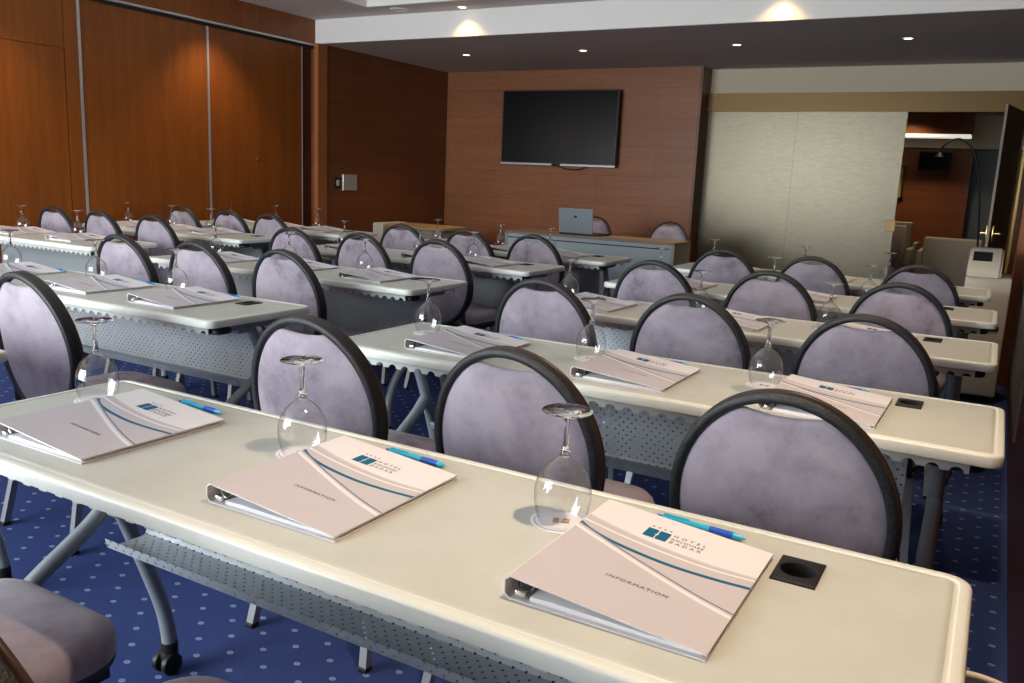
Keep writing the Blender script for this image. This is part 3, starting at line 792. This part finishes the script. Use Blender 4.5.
# wall fittings beside the partition
bm = bmesh.new(); box(bm, XB - .002, XB + .02, 7.53, 7.77, 1.035, 1.215, bev=.004)
t = tag(finish('thermostat_box', bm, 'silver', None), 'pale grey square box on the dark side wall', 'wall box')
bm = bmesh.new(); box(bm, XB - .002, XB + .012, 7.395, 7.50, 1.06, 1.175, bev=.003)
t = tag(finish('light_switch', bm, 'black', None), 'small dark light switch left of the pale wall box', 'switch')
bm = bmesh.new(); box(bm, XB + .010, XB + .018, 7.425, 7.47, 1.085, 1.15, bev=.003); finish('rocker', bm, 'cream', t)
bm = bmesh.new(); lathe(bm, [(0, .004), (.008, .006), (.016, .006), (.020, 0)], 20)
bmesh.ops.transform(bm, matrix=Matrix.Translation((XP, 6.36, 1.33)) @ Matrix.Rotation(PI / 2, 4, 'Y'), verts=bm.verts)
tag(finish('keyhole', bm, 'bronze', None, 40), 'small round keyhole in the last partition leaf', 'lock')
# low cabinet in the wood corner
t = thing('low_cabinet', 'low beige cabinet with tan top in the wood corner', 'cabinet', (0, 0, 0))
bm = bmesh.new(); box(bm, -5.99, -5.24, 7.62, 8.05, .0, .655, bev=.006); finish('body', bm, 'taupe_cloth', t)
bm = bmesh.new(); loops(bm, [(.004, .656), (0, .66), (0, .688), (.006, .694)], -6.01, -5.22, 7.60, 8.10, .06, 6); finish('top', bm, 'tan', t, 40)
bm = bmesh.new(); box(bm, -6.15, -6.01, 7.58, 8.05, 0, .70, bev=.012); finish('end_panel', bm, 'cream', t)
# cream floor-standing machine by the door
t = thing('air_conditioner', 'cream floor standing machine with rounded top near the doorway', 'appliance', (0, 0, 0))
bm = bmesh.new(); box(bm, -.16, .095, 5.98, 6.40, .04, .785, bev=.012); finish('body', bm, 'cream', t, 40)
bm = bmesh.new()
poly = [(5.965, .775), (6.40, .775), (6.40, .92), (6.28, .955), (6.16, .94), (6.03, .865), (5.97, .80)]
prism(bm, poly, .19, 'x', -.158)
bmesh.ops.bevel(bm, geom=list(bm.edges), offset=.014, segments=3, affect='EDGES'); finish('rounded_top', bm, 'cream', t, 40)
bm = bmesh.new(); box(bm, -.135, -.03, -.05, .05, -.004, .004, bev=.002); o = finish('control_panel', bm, 'black', t); o.location = (0, 6.095, .904); o.rotation_euler = (math.radians(30), 0, 0)
bm = bmesh.new(); box(bm, -.12, .06, 5.972, 5.984, .46, .49, bev=.003); finish('air_slot', bm, 'black', t)
for (x, y) in ((-.13, 6.02), (.065, 6.02), (-.13, 6.36), (.065, 6.36)):
    bm = bmesh.new(); tube(bm, [(x - .01, y, .02), (x + .01, y, .02)], .02, 14); box(bm, x - .006, x + .006, y - .008, y + .008, .02, .045); finish('wheel', bm, 'black', t, 40)
# slotted cream bin between the nearest table and the wall
t = thing('waste_bin', 'slotted cream waste bin between nearest table end and side wall', 'bin', (.045, 1.04, 0))
bm = bmesh.new(); nseg = 56; BH = .69
def er(rx, ry, z): return [bm.verts.new((rx * math.cos(2 * PI * k / nseg), ry * math.sin(2 * PI * k / nseg), z)) for k in range(nseg)]
E_ = [er(.050, .050, .004), er(.053, .053, .02), er(.055, .055, .10), er(.059, .059, BH - .05), er(.060, .060, BH), er(.057, .057, BH), er(.052, .052, .02)]
for j, (A, B) in enumerate(zip(E_, E_[1:])):
    for k in range(nseg):
        if j >= 5 or (j == 2 and k % 2): continue
        bm.faces.new((A[k], A[(k + 1) % nseg], B[(k + 1) % nseg], B[k]))
bm.faces.new(E_[0][::-1]); finish('basket', bm, 'cream', t)
bm = bmesh.new(); tube(bm, [(.0585 * math.cos(2 * PI * k / 40), .0585 * math.sin(2 * PI * k / 40), BH + .003) for k in range(40)], .005, 8, closed=True, up=(0, 0, 1)); finish('rim', bm, 'cream', t, 60)

# ------------------------------------------------------------------ lobby furniture
t = thing('sofa', 'taupe sofa seen from behind in the lobby', 'sofa', (-.50, 11.6, 0))
bm = bmesh.new(); box(bm, -.32, .32, 0, .20, .12, .77, bev=.03, seg=3); finish('backrest', bm, 'taupe_cloth', t, 40)
bm = bmesh.new(); box(bm, -.30, .30, .20, .75, .16, .44, bev=.03, seg=3); finish('seat', bm, 'taupe_cloth', t, 40)
for s in (-1, 1):
    bm = bmesh.new(); box(bm, s * .34 - .05, s * .34 + .05, .06, .78, .12, .60, bev=.03, seg=3); finish('armrest', bm, 'taupe_cloth', t, 40)
for x in (-.3, .3):
    for y in (.06, .7):
        bm = bmesh.new(); tube(bm, [(x, y, 0), (x, y, .14)], .018, 10); finish('foot', bm, 'black', t, 60)
def armchair(label, x, y):
    t = thing('armchair', label, 'armchair', (x, y, 0), 0, 'lobby armchairs')
    bm = bmesh.new(); loops(bm, [(.02, .28), (0, .31), (0, .86), (.01, .89), (.03, .90)], -.16, .16, -.06, .06, .04, 5); finish('backrest', bm, 'taupe_cloth', t, 40)
    bm = bmesh.new(); box(bm, -.17, .17, .06, .50, .30, .44, bev=.03, seg=3); finish('seat', bm, 'taupe_cloth', t, 40)
    for s in (-1, 1):
        bm = bmesh.new(); box(bm, s * .20 - .03, s * .20 + .03, -.02, .48, .34, .62, bev=.02, seg=2); finish('armrest', bm, 'taupe_cloth', t, 40)
    bm = bmesh.new(); tube(bm, [(0, .2, .02), (0, .2, .31)], .025, 12); lathe(bm, [(0, 0), (.2, 0), (.2, .012), (.03, .03), (0, .03)], 24, (0, .2, 0)); finish('pedestal', bm, 'black', t, 40)
armchair('taupe armchair at the edge of the glass panel in the lobby', -1.16, 11.4)
armchair('taupe armchair deeper in the lobby beside the sofa', -1.22, 12.9)
t = thing('arc_lamp', 'black arc floor lamp bending over in the lobby', 'floor lamp', (-.20, 11.0, 0))
bm = bmesh.new(); tube(bm, catmull([(.02, 0, .02), (.0, 0, .5), (-.06, 0, 1.2), (-.13, 0, 1.60), (-.22, 0, 1.82), (-.36, 0, 1.91), (-.49, 0, 1.84), (-.53, 0, 1.75)], 8), .011, 10); finish('stem', bm, 'black', t, 60)
bm = bmesh.new(); lathe(bm, [(0, 0), (.15, 0), (.15, .02), (.02, .03), (0, .03)], 28); finish('base', bm, 'black', t, 40)
bm = bmesh.new(); lathe(bm, [(0, 0), (.02, 0), (.05, -.05), (.046, -.05), (0, -.01)], 20, (-.53, 0, 1.755)); finish('lamp_shade', bm, 'black', t, 40)
t = thing('lobby_television', 'small black television high on the lobby wood wall', 'television', (-.985, 14.10, 1.765))
bm = bmesh.new(); box(bm, -.22, .22, -.03, .02, -.14, .14, bev=.006); finish('case', bm, 'tvb', t)
bm = bmesh.new(); box(bm, -.205, .205, -.033, -.029, -.12, .127); finish('screen', bm, 'tv', t)
bm = bmesh.new(); box(bm, -.06, .06, .02, .098, -.06, .06); finish('wall_bracket', bm, 'black', t)
t = thing('picture_frame', 'gilt framed picture on the lobby wall beside the glass panel', 'picture', (-1.40, 14.17, 1.45))
bm = bmesh.new()
for d_ in ((-.12, .04, -.26, -.22), (-.12, .04, .22, .26), (-.12, -.08, -.26, .26), (0., .04, -.26, .26)): box(bm, d_[0], d_[1], -.02, .02, d_[2], d_[3], bev=.004)
finish('frame', bm, 'brass', t)
bm = bmesh.new(); box(bm, -.09, .01, -.005, .01, -.23, .23); finish('canvas', bm, 'tan', t)
t = thing('ceiling_panel_light', 'long bright panel light on the lobby ceiling', 'ceiling light', (-1.15, 13.6, 2.16))
bm = bmesh.new(); box(bm, -.75, .62, -.20, .20, -.05, .261, bev=.004); finish('housing', bm, 'wood_side', t)
bm = bmesh.new(); box(bm, -.74, .61, -.205, .19, -.085, -.049); finish('diffuser', bm, 'lobby_lamp', t)
downlight('added spotlight brightening the depth of the lobby over the seats', -1.3, 13.0, 2.42, 60, spot=140, group='lobby ceiling spotlights')  # unseen lamp put in to lift the dark lobby
downlight('ceiling spotlight in the lobby beyond the doorway', -.70, 11.0, 2.42, 45, spot=130, group='lobby ceiling spotlights')

# ------------------------------------------------------------------ light and camera
w = bpy.data.worlds.new('daylight'); S.world = w; w.use_nodes = True
bg = w.node_tree.nodes['Background']
bg.inputs[0].default_value = (.88, .95, 1., 1); bg.inputs[1].default_value = 20.
for i, (a, b_) in enumerate(WIN):
    l = bpy.data.lights.new('window_portal', 'AREA'); l.shape = 'RECTANGLE'; l.size = b_ - a; l.size_y = WZ1 - WZ0
    l.cycles.is_portal = True
    lo = bpy.data.objects.new('window_portal', l); COL.objects.link(lo)
    lo.location = ((a + b_) / 2, Y0 - .03, (WZ0 + WZ1) / 2); lo.rotation_euler = (-PI / 2, 0, PI)
    lo.rotation_euler = Vector((0, 1, 0)).to_track_quat('-Z', 'Z').to_euler()

cam = bpy.data.cameras.new('camera'); co = bpy.data.objects.new('camera', cam); COL.objects.link(co)
F, YAW, PITCH, ROLL = 848.44, .5141, .1905, .0444
cam.sensor_width = 36.; cam.lens = F / 1024 * 36.; cam.clip_start = .02; cam.clip_end = 100
def mm(a): return Matrix(a)
Rz = mm(((math.cos(YAW), math.sin(YAW), 0), (-math.sin(YAW), math.cos(YAW), 0), (0, 0, 1)))
Bx = mm(((1, 0, 0), (0, 0, -1), (0, 1, 0)))
Rx = mm(((1, 0, 0), (0, math.cos(PITCH), -math.sin(PITCH)), (0, math.sin(PITCH), math.cos(PITCH))))
Rr = mm(((math.cos(ROLL), -math.sin(ROLL), 0), (math.sin(ROLL), math.cos(ROLL), 0), (0, 0, 1)))
R = Rr @ Rx @ Bx @ Rz
mw = Matrix((R[0], -R[1], -R[2])).transposed().to_4x4(); mw.translation = (0, 0, 1.26)
co.matrix_world = mw
S.camera = co
v = S.view_settings; v.view_transform = 'Standard'; v.look = 'None'; v.gamma = 1.; v.use_curve_mapping = False
v.exposure = 0.
S.cycles.use_denoising = True
S.cycles.max_bounces = 10; S.cycles.diffuse_bounces = 5; S.cycles.transparent_max_bounces = 24; S.cycles.transmission_bounces = 8
S.cycles.sample_clamp_indirect = 6.
